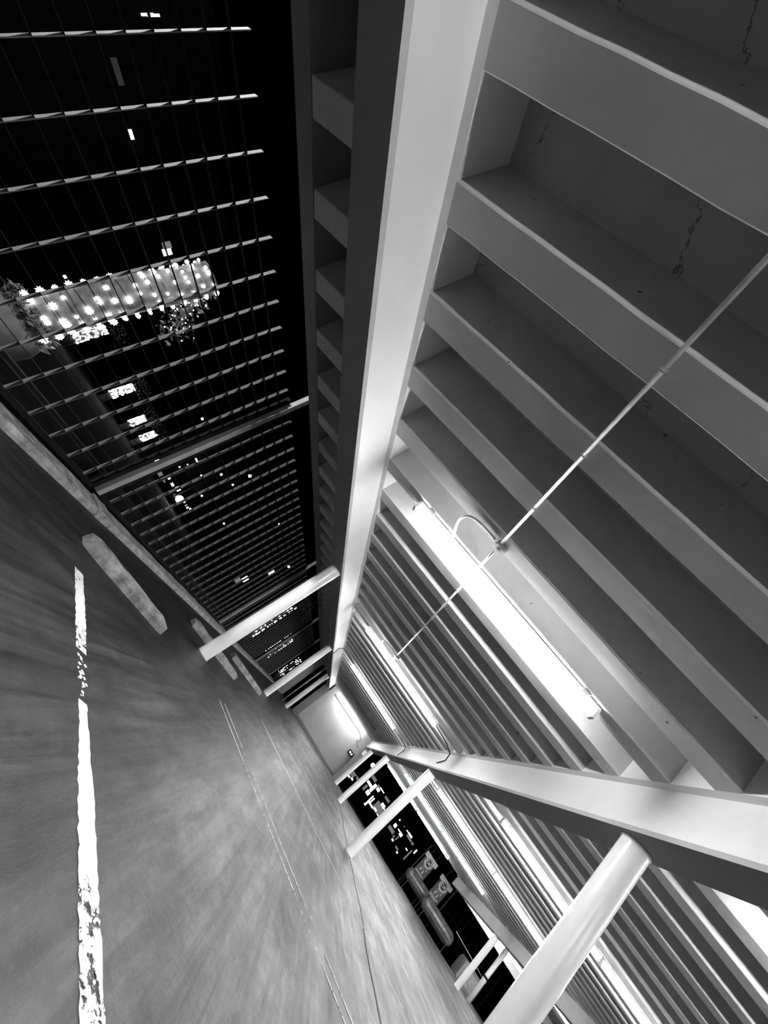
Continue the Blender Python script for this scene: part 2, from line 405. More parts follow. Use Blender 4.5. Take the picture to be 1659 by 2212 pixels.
# ------------------------------------------------------------------ conduits with junction boxes
def arc(p0, p1, p2, n=8):
    a, b_, c = map(Vector, (p0, p1, p2)); return [tuple((1 - t) ** 2 * a + 2 * t * (1 - t) * b_ + t * t * c) for t in [i / n for i in range(n + 1)]]
def conduit(y0, y1, ylamp, lab):
    root = empty('conduit', (-.33, y1, ZJ)); tag(root, lab, 'conduit')
    zc = ZJ - .02
    m = MB(); m.tube([(-.33, y0, zc), (-.33, y1, zc)], .014, 10); m.build('pipe', M['conduit'], root)
    m = MB(); m.tube([(-.31, y1, ZJ - .055), (-.31, y1, ZJ)], .068, 24); jb = m.build('junction_box', M['grey'], root)
    m = MB(); m.tube([(-.31, y1, ZJ - .062), (-.31, y1, ZJ - .054)], .074, 24); m.tube([(-.31, y1, ZJ - .07), (-.31, y1, ZJ - .06)], .02, 12); m.build('cover_plate', M['conduit'], jb)
    m = MB(); pts = arc((-.4, y1 - .02, zc), (-.85, y1 - .1, zc), (-.8, y1 + .28, zc - .03)) + [(-.75, ylamp - .1, ZJ - .05)]; m.tube(pts, .014, 8); m.build('flexible_hose', M['conduit'], root)
    m = MB(); m.tube([(-.33, y1, zc), (-.33, ylamp - .09, ZJ - .045)], .015, 8); m.build('feed_pipe', M['white'], root)
    k0 = int((y0 - J0) / JP) + 1; k1 = int((y1 - J0) / JP)
    for k in range(k0, k1 + 1):
        y = jy(k)
        m = MB(); m.box(-.35, -.31, y - .006, y + .006, ZJ - .036, ZJ - .03); m.box(-.35, -.345, y - .006, y + .006, ZJ - .034, ZJ); m.box(-.315, -.31, y - .006, y + .006, ZJ - .034, ZJ); m.build('pipe_clip', M['conduit'], root)
conduit(-1.9, 3.42, jy(4), 'thin pale conduit crossing the nearest ceiling ribs to a round junction box')
conduit(4.6, 9.75, jy(13), 'thin dark conduit crossing the ribs between the first and second glowing lamps')
def cord(pts, r, lab, mt='cable'):
    m = MB(); m.tube(pts, r, 8); return tag(m.build('cable', M[mt], None, pts[0]), lab, 'cable')
cord([(-1.3, jy(22) - .35, 3.2), (-1.55, jy(22) - .4, 3.22), (-1.95, jy(22) - .6, 3.2), (-2.04, jy(22) - .9, 3.0), (-2.05, 16.3, 2.78), (-2.16, 16.15, 2.74)], .014, 'cable looping over the fence side beam by the second white column')
cord([(1.4, jy(13) + .1, 3.2), (1.9, jy(13) + .3, 3.2), (2.15, jy(13) + .5, 3.16), (2.22, jy(13) + .7, 3.02), (2.225, jy(13) + 1.2, 2.9)], .014, 'short black cable end hanging on the right beam nearest the viewer')
cord([(1.4, jy(22) + .1, 3.2), (1.95, jy(22) + .2, 3.2), (2.16, jy(22) + .2, 3.17), (2.225, jy(22) + .3, 3.05), (2.225, jy(22) + .6, 2.8), (2.4, jy(22) + .8, 2.745), (2.7, jy(22) + .8, 3.1), (3.0, jy(21), 3.16)], .014, 'black cable crossing under the right beam near the third lamp')
cord([(-1.2, jy(40), 3.1), (-1.55, YW - .03, 2.85), (1.35, YW - .03, 2.9), (1.75, YW - .03, 2.7), (1.6, YW - .03, 2.45), (1.95, YW - .03, 2.3)], .014, 'thin cable running across the top of the end wall below the last lamp')

# ------------------------------------------------------------------ emergency light and notice on the end wall
root = empty('emergency_light', (1.93, YW, 1.6)); tag(root, 'small black emergency light box with two bright heads on the end wall', 'emergency light')
m = MB(); m.bbox(1.72, 2.14, YW - .16, YW - .002, 1.62, 1.9, .03); m.build('case', M['black'], root)
for x in (1.85, 2.0):
    m = MB(); m.tube([(x, YW - .2, 1.77), (x, YW - .15, 1.77)], .055, 16); h = m.build('lamp_head', M['black'], root)
    m = MB(); m.ball((x, YW - .2, 1.77), .045); m.build('lens', M['lampglow'], h)
m = MB(); m.box(2.3, 2.52, YW - .565, YW - .552, 2.28, 2.6)
tag(m.build('notice', M['white'], None, (2.41, YW - .55, 2.3)), 'small pale notice on the grey jamb high beside the end wall', 'notice')

# ------------------------------------------------------------------ curb and fence
XC = -4.0
m = MB(); seg = [(Y0, 5.22), (5.62, 13.0), (13.38, 20.65), (21.1, 25.9)]
labs = ['bright weathered curb section nearest the viewer along the fence', 'curb section between the first and second fence posts', 'curb section beyond the second fence post', 'farthest curb section by the end wall']
for (a, b_), lb in zip(seg, labs):
    root_loc = (XC - .16, a, -.1); m = MB(); n = max(4, int((b_ - a) / .35)); rings = []; rr = random.Random(int(a * 7) + 3)
    for i in range(n + 1):
        y = a + (b_ - a) * i / n; zf = fz(XC, y); q = lambda s=.008: rr.uniform(-s, s)
        rings.append([(XC, y, zf - .08), (XC + q(), y, zf + .045 + q()), (XC - .05 + q(), y, zf + .085 + q()), (XC - .3 + q(), y, zf + .1 + q()), (XC - .34, y, zf + .07), (XC - .34, y, zf - .08)])
    m.loft(rings, True)
    tag(m.build('curb', M['curb'], None, root_loc), lb, 'curb', 'concrete curb sections along the fence')
XF = -4.5
m = MB(); m.box(-5.2, XC, Y0, YW, -.4, -.14)
tag(m.build('trim_5', M['asphalt'], None, (-4.6, Y0, -.14)), 'deck edge slab under the fence', None, None, 'structure')
m = MB(); m.box(-4.82, -4.72, Y0, 29.5, -.14, .3)
tag(m.build('trim_6', M['rust'], None, (-4.77, Y0, -.14)), 'low dark upstand behind the foot of the fence', None, None, 'structure')

def fence_panel(y0, y1, lab):
    zb = .075; zt = 3.23; d = .055
    root = empty('mesh_fence_panel', (XF, (y0 + y1) / 2, zb)); tag(root, lab, 'fence panel', 'steel grid fence panels between posts')
    m = MB(); k = math.ceil((y0 - 1.123) / .3915)
    while 1.123 + .3915 * k < y1 - .03:
        y = 1.123 + .3915 * k; m.box(XF - d, XF, y - .004, y + .004, zb + .03, zt); k += 1
    m.build('upright_bars', M['steel'], root)
    m = MB(); z = 3.0575
    while z > zb + .08:
        m.box(XF - d * .95, XF + .001, y0 + .02, y1 - .02, z - .0025, z + .0025); z -= .1985
    m.build('cross_bars', M['rust'], root)
    m = MB(); m.box(XF - d - .01, XF + .02, y0, y1, zb - .02, zb + .035); m.build('bottom_rail', M['rust'], root)
    for y in (y0, y1):
        m = MB(); m.box(XF - d - .01, XF + .015, y - .03, y + .03, zb - .02, zt + .02); m.build('side_rail', M['rust'], root)
posts = [5.42, 13.18, 20.85, 26.1]
pl = ['nearest steel grid fence panel, left of the first post', 'steel grid fence panel between the first and second posts', 'steel grid fence panel between the second and third posts', 'farthest steel grid fence panel']
yy = [-3.4] + posts
for i in range(4): fence_panel(yy[i] + .14, yy[i + 1] - .14, pl[i])
for y, lb in zip(posts, ['nearest pale square fence post on a square curb block', 'second square fence post, seen above the brightest column', 'third square fence post', 'last square fence post by the end wall']):
    root = empty('fence_post', (XF, y, -.14)); tag(root, lb, 'fence post', 'square steel fence posts')
    m = MB(); m.bbox(XF - .03, XF + .065, y - .05, y + .05, .02, 3.62, .006); m.build('upright', M['post'], root)
    zc = fz(-4.15, y)
    m = MB(); m.bbox(-4.36, XC + .02, y - .17, y + .17, zc - .06, zc + .12, .015); m.build('footing_block', M['curb'], root)
    m = MB(); m.box(XF - .03, -4.3, y - .06, y + .06, .02, .09); m.build('foot_bracket', M['rust'], root)

m = MB(); m.box(-3.9, -3.6, 26.35, YW - .02, -.14, ZJ)
tag(m.build('wall_left', M['edge'], None, (-3.7, 27, 0)), 'dim grey side wall between the last fence post and the end wall', None, None, 'structure')
root = empty('drain_pipe', (-2.78, 25.5, fz(-2.78, 25.5))); tag(root, 'thin vertical pipe standing beside the third fence side column', 'pipe')
m = MB(); m.tube([(-2.78, 25.5, fz(-2.78, 25.5)), (-2.78, 25.5, ZS)], .04, 14); m.build('pipe', M['conduit'], root)
for z in (.9, 1.6, 2.5):
    m = MB(); m.tube([(-2.78, 25.5, z - .03), (-2.78, 25.5, z + .03)], .055, 14); m.build('pipe_collar', M['conduit'], root)

# ------------------------------------------------------------------ wheel stops and painted lines
ang = math.atan2(1.22, .76)
def wheel_stop(cx, cy, L_, lab, seed):
    z = fz(cx, cy)
    root = bpy.data.objects.new('wheel_stop', None)
    m = MB(); rr = random.Random(seed); rings = []; n = 14; w, h = .125, .135
    for i in range(n + 1):
        x = -L_ / 2 + L_ * i / n; e = .03 if i in (0, n) else 0; q = lambda: rr.uniform(-.006, .006)
        rings.append([(x, -w + e, 0), (x, -w * .8 + e + q(), h * .6), (x, -w * .5 + q(), h - e + q()), (x, w * .5 + q(), h - e + q()), (x, w * .8 - e + q(), h * .6), (x, w - e, 0)])
    m.loft(rings, True)
    o = m.build('wheel_stop', M['stop']); o.location = Vector((cx, cy, z - .004)) * U; o.rotation_euler = (0, 0, ang)
    tag(o, lab, 'wheel stop', 'concrete wheel stops in the slanted stalls')
wheel_stop(-2.58, 4.84, 1.5, 'worn concrete wheel stop nearest the viewer beside the painted line end', 1)
wheel_stop(-2.6, 9.1, 1.9, 'concrete wheel stop just behind the brightest white column', 2)
wheel_stop(-2.55, 12.75, 1.9, 'small distant concrete wheel stop before the second fence side column', 3)

def line(p0, p1, w0, w1, name, mt, lab, cat='painted line', gap=None):
    a = Vector((*p0, 0)); b_ = Vector((*p1, 0)); d = (b_ - a).normalized(); nn = Vector((-d.y, d.x, 0)); m = MB()
    n = max(2, int((b_ - a).length / (.035 if w0 > .05 else .12))); rr = random.Random(int(p0[1] * 100)); top = []; 
    for i in range(n + 1):
        t = i / n; c = a.lerp(b_, t); w = (w0 + (w1 - w0) * t) / 2; q = rr.uniform(-.009, .005) if w > .03 else 0; q2 = rr.uniform(-.009, .005) if w > .03 else 0; w -= .022 * math.exp(-((t - .47) / .12) ** 2) if w > .03 else 0
        l = c + nn * (w + q); r = c - nn * (w + q2); top.append([(l.x, l.y, fz(l.x, l.y) + .0035), (r.x, r.y, fz(r.x, r.y) + .0035), (r.x, r.y, fz(r.x, r.y) + .0015), (l.x, l.y, fz(l.x, l.y) + .0015)])
    if gap:
        m.loft(top[:int(n * gap[0])], True); m.loft(top[int(n * gap[1]):], True)
        for i in range(26):
            t = gap[0] + (gap[1] - gap[0]) * rr.random(); c = a.lerp(b_, t) + nn * rr.uniform(-.04, .04); q = rr.uniform(.003, .012); z = fz(c.x, c.y)
            m.box(c.x - q, c.x + q, c.y - q, c.y + q, z + .001, z + .003)
    else: m.loft(top, True)
    return tag(m.build(name, M[mt], None, (p0[0], p0[1], fz(*p0))), lab, cat)
line((-2.345, 3.70), (.7, 1.625), .11, .13, 'parking_line', 'paint', 'bold white flaking parking line running down the lower left of the photo', gap=(.34, .46))
line((-1.3, 6.9), (2.2, 4.36), .035, .035, 'parking_line', 'faint', 'left one of the two thin worn lines in the middle of the floor')
line((-1.25, 7.15), (2.3, 4.6), .035, .035, 'parking_line', 'faint', 'right one of the two thin worn lines in the middle of the floor')
line((-1.1, 10.6), (3.3, 7.72), .03, .03, 'parking_line', 'paint', 'thin crisp white line crossing to the right of the pair of worn lines')
line((-1.0, 14.4), (3.2, 11.7), .03, .03, 'parking_line', 'paint', 'thin far white line ending near the second right hand column')
line((-1.0, 18.2), (3.2, 15.5), .03, .03, 'parking_line', 'faint', 'faintest far line across the floor towards the end wall')

# ------------------------------------------------------------------ outside, fence side
m = MB(); m.box(-70, -5.2, -25, 110, -.75, -.45)
tag(m.build('ground', M['asphalt'], None, (-30, 30, -.45)), 'dark street surface beyond the fence', None, None, 'structure')
m = MB(); m.box(-5.2, 60, YW + .3, 110, -.75, -.3)
tag(m.build('ground', M['asphalt'], None, (20, 60, -.3)), 'dark street surface beyond the end opening', None, None, 'structure')

def wrapped_tree(x, y, zb, zt, r, nb, bs, lab, near=False, leaf=0, lean=0):
    root = empty('wrapped_tree', (x, y, -.45)); tag(root, lab, 'tree', 'tree trunks wrapped in fairy lights')
    rr = random.Random(int(y * 10) + 5)
    pts = []; n = 9
    for i in range(n + 1):
        t = i / n; z = -.45 + (zt + .45) * t; pts.append((x + .02 * math.sin(t * 7), y + lean * max(0, (z - zb)) / (zt - zb) + .03 * math.sin(t * 9), z))
    m = MB(); m.tube(pts, [r * (1.08 - .18 * i / n) for i in range(n + 1)], 14); tr = m.build('trunk', M['bark'], root)
    def pt(t, a):
        z = zb + (zt - zb) * t; yy_ = y + lean * t; rad = r * (1.06 - .18 * t) + bs * .8
        return (x + rad * math.cos(a), yy_ + rad * math.sin(a), z)
    turns = nb / 14
    if near:
        m = MB(); m.tube([pt(i / 260, 2 * math.pi * turns * i / 260) for i in range(261)], .006, 5); m.build('light_wire', M['cable'], root)
        me = None
        for i in range(nb):
            t = (i + rr.uniform(-.9, .9)) / nb; t = min(1, max(0, t)); p = Vector(pt(t, 2 * math.pi * turns * t + rr.uniform(-.25, .25)))
            if me is None:
                m = MB()
                for a in range(4):
                    dx, dz = math.cos(a * math.pi / 4) , math.sin(a * math.pi / 4)
                    m.tube([p + Vector((0, dx, dz)) * bs * 1.5, p, p - Vector((0, dx, dz)) * bs * 1.5], [.002, bs * .55, .002], 5)
                m.ball(p, bs * .9)
                me = m.build('star_bulb', M['bulb'], root, p)
            elif i < 98:
                o = me.copy(); C.objects.link(o); o.parent = root; o.location = (p - ORG[root.name]) * U; o.rotation_euler = (rr.uniform(0, 3), 0, 0); o.scale = [rr.uniform(.65, 1.35)] * 3
            else:
                if i == 98: rest = MB()
                rest.ball(p, bs * rr.uniform(.8, 1.15), 6, 4)
        tag(rest.build('star_bulbs', M['bulb'], root), None, None, None, 'stuff')
    else:
        m = MB()
        for i in range(nb):
            t = rr.random(); a = rr.uniform(0, 6.283); m.ball(pt(t, a), bs * rr.uniform(.7, 1.2), 5, 4)
        tag(m.build('fairy_lights', M['bulb'], root), None, None, None, 'stuff')
    # crown of dark leaves
    m = MB()
    for i in range(leaf):
        a = rr.uniform(0, 6.283); d = rr.random() ** .5 * r * 4.5; z = zt + rr.uniform(-.1, 1.2) * r * 3.5
        c = Vector((x + d * math.cos(a), y + lean + d * math.sin(a), z)); u = Vector((rr.uniform(-1, 1), rr.uniform(-1, 1), rr.uniform(-1, .4))).normalized() * r * .45
        w = u.cross(Vector((rr.uniform(-1, 1), rr.uniform(-1, 1), 1))).normalized() * r * .13
        m.add([c, c + u * .5 + w, c + u, c + u * .5 - w], [(0, 1, 2, 3)])
    if leaf: tag(m.build('crown', M['leaf'], root), None, None, None, 'stuff')
    return root
wrapped_tree(-8.0, 5.1, .42, 3.55, .33, 200, .034, 'big tree trunk wrapped in star shaped fairy lights, nearest beyond the fence', True, 0, .1)
wrapped_tree(-30, 13.0, -.3, 3.1, .26, 300, .04, 'distant wrapped trunk at the left edge of the photo', False, 300)
wrapped_tree(-30, 21.1, .4, 2.5, .27, 210, .045, 'bright wrapped trunk just below the big wrapped tree in the photo', False, 300)
wrapped_tree(-31, 27.3, .43, 2.3, .26, 200, .05, 'wrapped trunk farther down the street, left of two smaller ones', False, 300)
wrapped_tree(-32, 31.9, .5, 1.9, .25, 160, .05, 'second smaller wrapped trunk far down the street', False, 200)
wrapped_tree(-33, 35.3, .55, 2.1, .27, 160, .05, 'farthest small wrapped trunk right above the fence post', False, 200)
wrapped_tree(-8.2, 29.5, .35, 3.85, .3, 150, .04, 'wrapped trunk seen just under the brightest column', False, 300)
wrapped_tree(-8.2, 38.6, .35, 3.0, .3, 110, .035, 'wrapped trunk between the first and second fence side columns', False, 300)
wrapped_tree(-8.2, 51.4, .25, 3.1, .28, 80, .03, 'last wrapped trunk in the row, beside the second fence side column', False, 300)

# planter with shrub under the big wrapped tree
root = empty('planter', (-8.0, 4.9, -.45)); tag(root, 'rough stone planter with leaf litter at the foot of the big wrapped tree', 'planter')
m = MB(); m.tube([(-8, 5.05, -.45), (-8, 5.05, .1), (-8, 5.05, .3)], [.5, .58, .52], 20); m.build('stone_ring', M['stone'], root)
m = MB(); rr = random.Random(4)
for i in range(500):
    a = rr.uniform(0, 6.283); d = rr.random() ** .5 * .5; c = Vector((-8 + d * math.cos(a), 5.05 + d * math.sin(a), .3 + rr.random() * .25)); u = Vector((rr.uniform(-1, 1), rr.uniform(-1, 1), rr.uniform(-.2, 1))).normalized() * .14; w = u.cross(Vector((.3, 1, .5))).normalized() * .03
    m.add([c, c + u * .5 + w, c + u, c + u * .5 - w], [(0, 1, 2, 3)])
tag(m.build('ground_cover', M['leaf'], root), None, None, None, 'stuff')

# hanging leafy branch with small bulbs
root = empty('leafy_branch', (-7.9, 5.75, 2.9)); tag(root, 'leafy twig cluster with tiny bulbs hanging beside the big wrapped trunk', 'branch')
m = MB(); rr = random.Random(8); m.tube([(-8, 5.3, 3.2), (-7.95, 5.6, 3.0), (-7.9, 5.95, 2.6), (-7.9, 6.1, 2.3)], [.04, .03, .015, .006], 7); m.build('twig', M['bark'], root)
m = MB(); b2 = MB()
for i in range(260):
    t = rr.random(); c = Vector((-7.95 + rr.uniform(-.2, .2), 5.35 + t * .75 + rr.uniform(-.15, .15), 3.3 - t * .8 + rr.uniform(-.3, .3))); u = Vector((rr.uniform(-1, 1), rr.uniform(-1, 1), rr.uniform(-1, .2))).normalized() * .12; w = u.cross(Vector((1, .2, .5))).normalized() * .03
    m.add([c, c + u * .5 + w, c + u, c + u * .5 - w], [(0, 1, 2, 3)])
    if i % 4 == 0: b2.ball(c, .012, 5, 4)
tag(m.build('leaves', M['stone'], root), None, None, None, 'stuff'); tag(b2.build('tiny_bulbs', M['bulb'], root), None, None, None, 'stuff')

# street lamps and lit windows beyond the fence   (|x| distance, y/|x|, (z-1)/|x|, radius)
far = [(-30, 1.438, -.008, .42, 'glaring cluster lamp beyond the fence, the brightest light in the dark'), (-30, 1.409, .169, .13, 'small street lamp high beyond the fence, the dimmer of two side by side'), (-30, 1.505, .276, .19, 'bright street lamp high beyond the fence, left of the beam'),
       (-34, 1.508, .197, .12, 'small street lamp just below the bright high one'), (-34, 1.483, .069, .11, 'small lamp right of the glaring cluster'), (-30, 1.088, .178, .11, 'single lamp above the nearest fence post'),
       (-36, 1.764, .1, .14, 'lone low lamp in the middle of the second fence panel'), (-40, 2.049, .357, .12, 'tiny lamp near the top of the second fence panel'), (-30, 2.709, .362, .24, 'bright lamp above the brightest column'), (-34, 1.36, .1, .09, 'faint lamp left of the two high street lamps')]
for x, ry, rz, r, lb in far:
    p = Vector((x, ry * -x, 1 + rz * -x)); root = empty('street_lamp', (p.x, p.y, -.45)); tag(root, lb, 'street lamp')
    m = MB(); m.tube([(p.x - .3, p.y + .3, -.45), (p.x - .3, p.y + .3, p.z + .3), (p.x - .1, p.y + .1, p.z + .35)], [.08, .05, .04], 8); m.build('pole', M['dark'], root)
    m = MB(); m.ball(p, r, 14, 10); m.build('globe', M['lampglow'], root)
def lit_block(x, y, z0, z1, w, dep, wins, lab, axis='x', extra='win'):
    """dark building with a few lit panes; axis = side facing the deck"""
    root = empty('building', (x, y, -.45)); tag(root, lab, 'building')
    m = MB()
    if axis == 'x': m.box(x - dep, x, y - w / 2, y + w / 2, -.45, z1)
    else: m.box(x - w / 2, x + w / 2, y, y + dep, -.3, z1)
    m.build('walls', M['dark'], root)
    for (u, z, a, b_, k) in wins:
        m = MB()
        if axis == 'x': m.box(x, x + .05, y + u - a / 2, y + u + a / 2, z - b_ / 2, z + b_ / 2)
        else: m.box(x + u - a / 2, x + u + a / 2, y - .05, y, z - b_ / 2, z + b_ / 2)
        m.build('lit_window', M['faint_win' if k == 'faint' else k], root)
lit_block(-22, 12.4, 0, 9.5, 5, 4, [(.17, 6.2, .3, .42, 'win'), (-.12, 6.28, .3, .4, 'dim'), (.2, 1.6, .12, .12, 'win')], 'dark building beyond the fence with a small split lit window above the wrapped tree')
lit_block(-22, 6.3, 0, 10.5, 6, 4, [(-1.24, 8.05, .06, .42, 'win'), (-1.22, 8.25, .06, .42, 'win'), (1.81, 6.28, .3, .13, 'win'), (.08, 6.5, .7, .2, 'faint')], 'dark building beyond the fence at the top left with a few small lit windows')
lit_block(-22, 56.3, 0, 7, 8, 4, [(-2.2, 1.7, 1.5, .8, 'dim'), (-1.4, 2.6, 1.4, .8, 'win'), (1.7, 6.2, 1.0, .9, 'win'), (.5, 4.4, .4, .9, 'dim')], 'far building with two bright shop windows just above the brightest column')
lit_block(-35, 48, 0, 8, 18, 4, [(-6.5, .82, .9, .5, 'win'), (-4.1, .35, .8, .5, 'dim'), (-3.6, 4.75, .9, .25, 'win'), (-2.6, .95, .3, .3, 'win'), (-2.6, .3, .7, .2, 'dim'), (-1.2, .9, .7, .3, 'win'), (.1, 1.2, .9, .5, 'win'), (1.2, .45, .8, .3, 'dim'),
    (3.2, 1.05, 1.2, .25, 'win'), (4.7, 1.02, .9, .3, 'win'), (5.6, 1.25, .5, .25, 'win'), (-3.8, 2.64, .2, .2, 'win'), (-3.6, 3.6, .15, .15, 'win')], 'long dark building behind the glaring cluster lamp, with a row of small shop lights')
# ------------------------------------------------------------------ outside the end opening
WIN_A = [(5.74, 0.96, 0.3, 0.22, 'win'), (6.19, 1.1, 0.35, 0.2, 'win'), (5.87, 1.47, 0.6, 0.5, 'dim'), (6.25, 1.71, 1.3, 0.12, 'dim'), (6.68, 1.67, 0.5, 0.3, 'dim'), (6.89, 1.6, 0.25, 0.2, 'win')]
WIN_B = [(7.88, 3.31, 0.7, 0.4, 'dim'), (7.94, 2.53, 0.8, 0.3, 'win'), (8.54, 2.64, 0.35, 1.0, 'win'), (8.54, 1.83, 0.5, 0.45, 'win'), (7.89, 1.88, 0.3, 0.7, 'dim'), (9.07, 3.02, 0.45, 0.35, 'win'), (8.82, 3.25, 0.3, 0.3, 'dim'), (9.44, 3.37, 0.75, 0.12, 'win'), (10.55, 3.31, 0.75, 0.3, 'dim'), (9.24, 1.82, 0.15, 0.7, 'win'), (9.51, 1.85, 0.15, 0.6, 'win'), (9.71, 1.4, 0.9, 0.2, 'win'), (9.3, 1.28, 0.2, 0.5, 'win'), (9.27, 0.89, 0.25, 0.2, 'win'), (10.44, 1.93, 0.9, 1.0, 'dim'), (10.73, 2.52, 0.55, 0.4, 'win'), (10.45, 1.54, 0.5, 0.25, 'win'), (11.16, 1.97, 0.6, 0.7, 'dim'), (11.05, 1.48, 0.3, 0.12, 'win'), (11.32, 1.35, 0.2, 0.2, 'win'), (11.22, 2.46, 0.35, 0.12, 'win')]
WIN_C = [(13.2, 2.53, 0.35, 0.4, 'win'), (13.2, 1.91, 0.9, 0.4, 'dim'), (13.93, 2.61, 0.5, 0.12, 'win'), (14.29, 2.52, 0.4, 0.35, 'win'), (14.56, 3.36, 0.3, 0.1, 'win'), (15.06, 3.38, 0.6, 0.2, 'win'), (15.17, 3.1, 0.8, 0.25, 'dim'), (13.9, 1.76, 0.2, 0.25, 'dim'), (14.27, 1.96, 0.15, 0.5, 'dim'), (14.08, 1.45, 0.25, 0.2, 'win'), (14.99, 1.37, 0.5, 0.2, 'dim'), (15.8, 2.21, 0.3, 0.12, 'win'), (15.82, 3.09, 0.3, 0.25, 'dim'), (15.32, 1.15, 0.18, 0.18, 'win'), (13.12, 3.29, 0.15, 0.15, 'win'), (13.97, 3.32, 0.12, 0.12, 'dim'), (16.62, 2.9, 0.15, 0.5, 'win'), (16.28, 2.02, 0.15, 1.3, 'dim')]
for L_, x0, x1, z1, lb in ((WIN_A, 3.6, 7.3, 5.6, 'dark shop front with few lit panes, seen between the end wall jamb and nearby column'),
                           (WIN_B, 7.4, 12.2, 6.6, 'dark building seen between the two middle right columns, crowded with lit signs and panes'),
                           (WIN_C, 12.6, 22.0, 7.5, 'dark building to the left of the two sign boards with scattered lit panes')):
    xm = (x0 + x1) / 2
    lit_block(xm, 60, 0, z1, x1 - x0 - .2, 5, [(x - xm, z, a, b_, k) for x, z, a, b_, k in L_], lb, 'y')
for (x, y, z, r, lb) in ((5.3, 48, 3.4, .2, 'bright street lamp between the end wall and the first column'), (17.0, 50, 5.5, .34, 'bright street lamp glowing just under the ceiling above the two signs')):
    root = empty('street_lamp', (x, y, -.3)); tag(root, lb, 'street lamp')
    m = MB(); m.tube([(x + .3, y + .3, -.3), (x + .3, y + .3, z + .4), (x, y, z + .35)], [.09, .06, .04], 8); m.build('pole', M['dark'], root)
    m = MB(); m.ball((x, y, z), r, 14, 10); m.build('globe', M['lampglow'], root)

def sign(x, y, z, lab):
    """hanging sign board: white shoulders, round badge with OK, figures and lines of small print below"""
    root = empty('sign_board', (x, y, z - .8)); tag(root, lab, 'sign', 'dark sign boards hung from pipe frames')
    w, h = .42, .78
    m = MB(); m.bbox(x - w, x + w, y, y + .05, z - h, z + h * .62, .01); b_ = m.build('board', M['board'], root)
    m = MB(); m.bbox(x - w - .09, x - w * .15, y - .02, y + .045, z + .32, z + .62, .01); m.bbox(x + w * .15, x + w + .09, y - .02, y + .045, z + .32, z + .62, .01); m.box(x - .1, x + .1, y - .015, y + .04, z + .45, z + .62); m.build('white_top_plate', M['white'], root)
    m = MB(); m.tube([(x, y - .03, z + .2), (x, y - .005, z + .2)], .31, 32); bd = m.build('badge', M['white'], root)
    m = MB(); m.tube([(x, y - .034, z + .2), (x, y - .028, z + .2)], .265, 32); m.build('badge_ring', M['black'], bd)
    m = MB(); m.tube([(x, y - .038, z + .2), (x, y - .03, z + .2)], .24, 32); m.build('badge_face', M['white'], bd)
    m = MB(); m.tube([(x, y - .042, z + .2), (x, y - .036, z + .2)], .2, 32); m.build('badge_centre', M['black'], bd)
    def text(s, size, px, pz, mt, nm):
        cu = bpy.data.curves.new(nm, 'FONT'); cu.body = s; cu.size = size * U; cu.align_x = 'CENTER'; cu.align_y = 'CENTER'; cu.extrude = .004; cu.offset = .006
        o = bpy.data.objects.new(nm, cu); C.objects.link(o); o.parent = root
        o.location = (Vector((px, y - .046, pz)) - ORG[root.name]) * U; o.rotation_euler = (math.pi / 2, 0, 0); cu.materials.append(M[mt])
        me = bpy.data.meshes.new_from_object(o); me.name = nm; o2 = bpy.data.objects.new(nm, me); C.objects.link(o2); o2.parent = root
        o2.location = o.location; o2.rotation_euler = o.rotation_euler; bpy.data.objects.remove(o); o2.name = nm
    text('OK', .26, x, z + .2, 'white', 'badge_lettering')
    text('D 4', .27, x + .02, z - .2, 'grey', 'upper_lettering'); text('$ 2', .27, x - .05, z - .42, 'conduit', 'price_lettering')
    m = MB()
    for i, zz in enumerate((z - .6, z - .66, z - .72)): m.box(x - w * .8, x + w * (.8 - .2 * i), y - .012, y - .002, zz - .012, zz + .012)
    m.build('small_print', M['white'], root)
    return root
SY = 34.0
sign(10.45, SY, 2.2, 'left sign board with a round badge and figures, outside the street opening')
sign(11.95, SY, 2.2, 'right sign board with a round badge and figures, outside the street opening')
# pipe frame the signs hang from
root = empty('sign_stand', (11.2, SY + .1, .3)); tag(root, 'rounded pipe frame from which the two sign boards hang', 'frame')
m = MB(); m.tube([(9.9, SY + .1, -.3), (9.9, SY + .1, 3.15), (9.98, SY + .1, 3.3), (10.15, SY + .1, 3.35), (12.4, SY + .1, 3.35), (12.6, SY + .1, 3.3), (12.68, SY + .1, 3.15), (12.68, SY + .1, -.3)], .03, 10); m.build('hoop', M['steel'], root)
for x in (10.2, 10.7, 11.7, 12.2):
    m = MB(); m.tube([(x, SY + .08, 2.8), (x, SY + .1, 3.35)], .018, 8); m.build('hanger_rod', M['steel'], root)

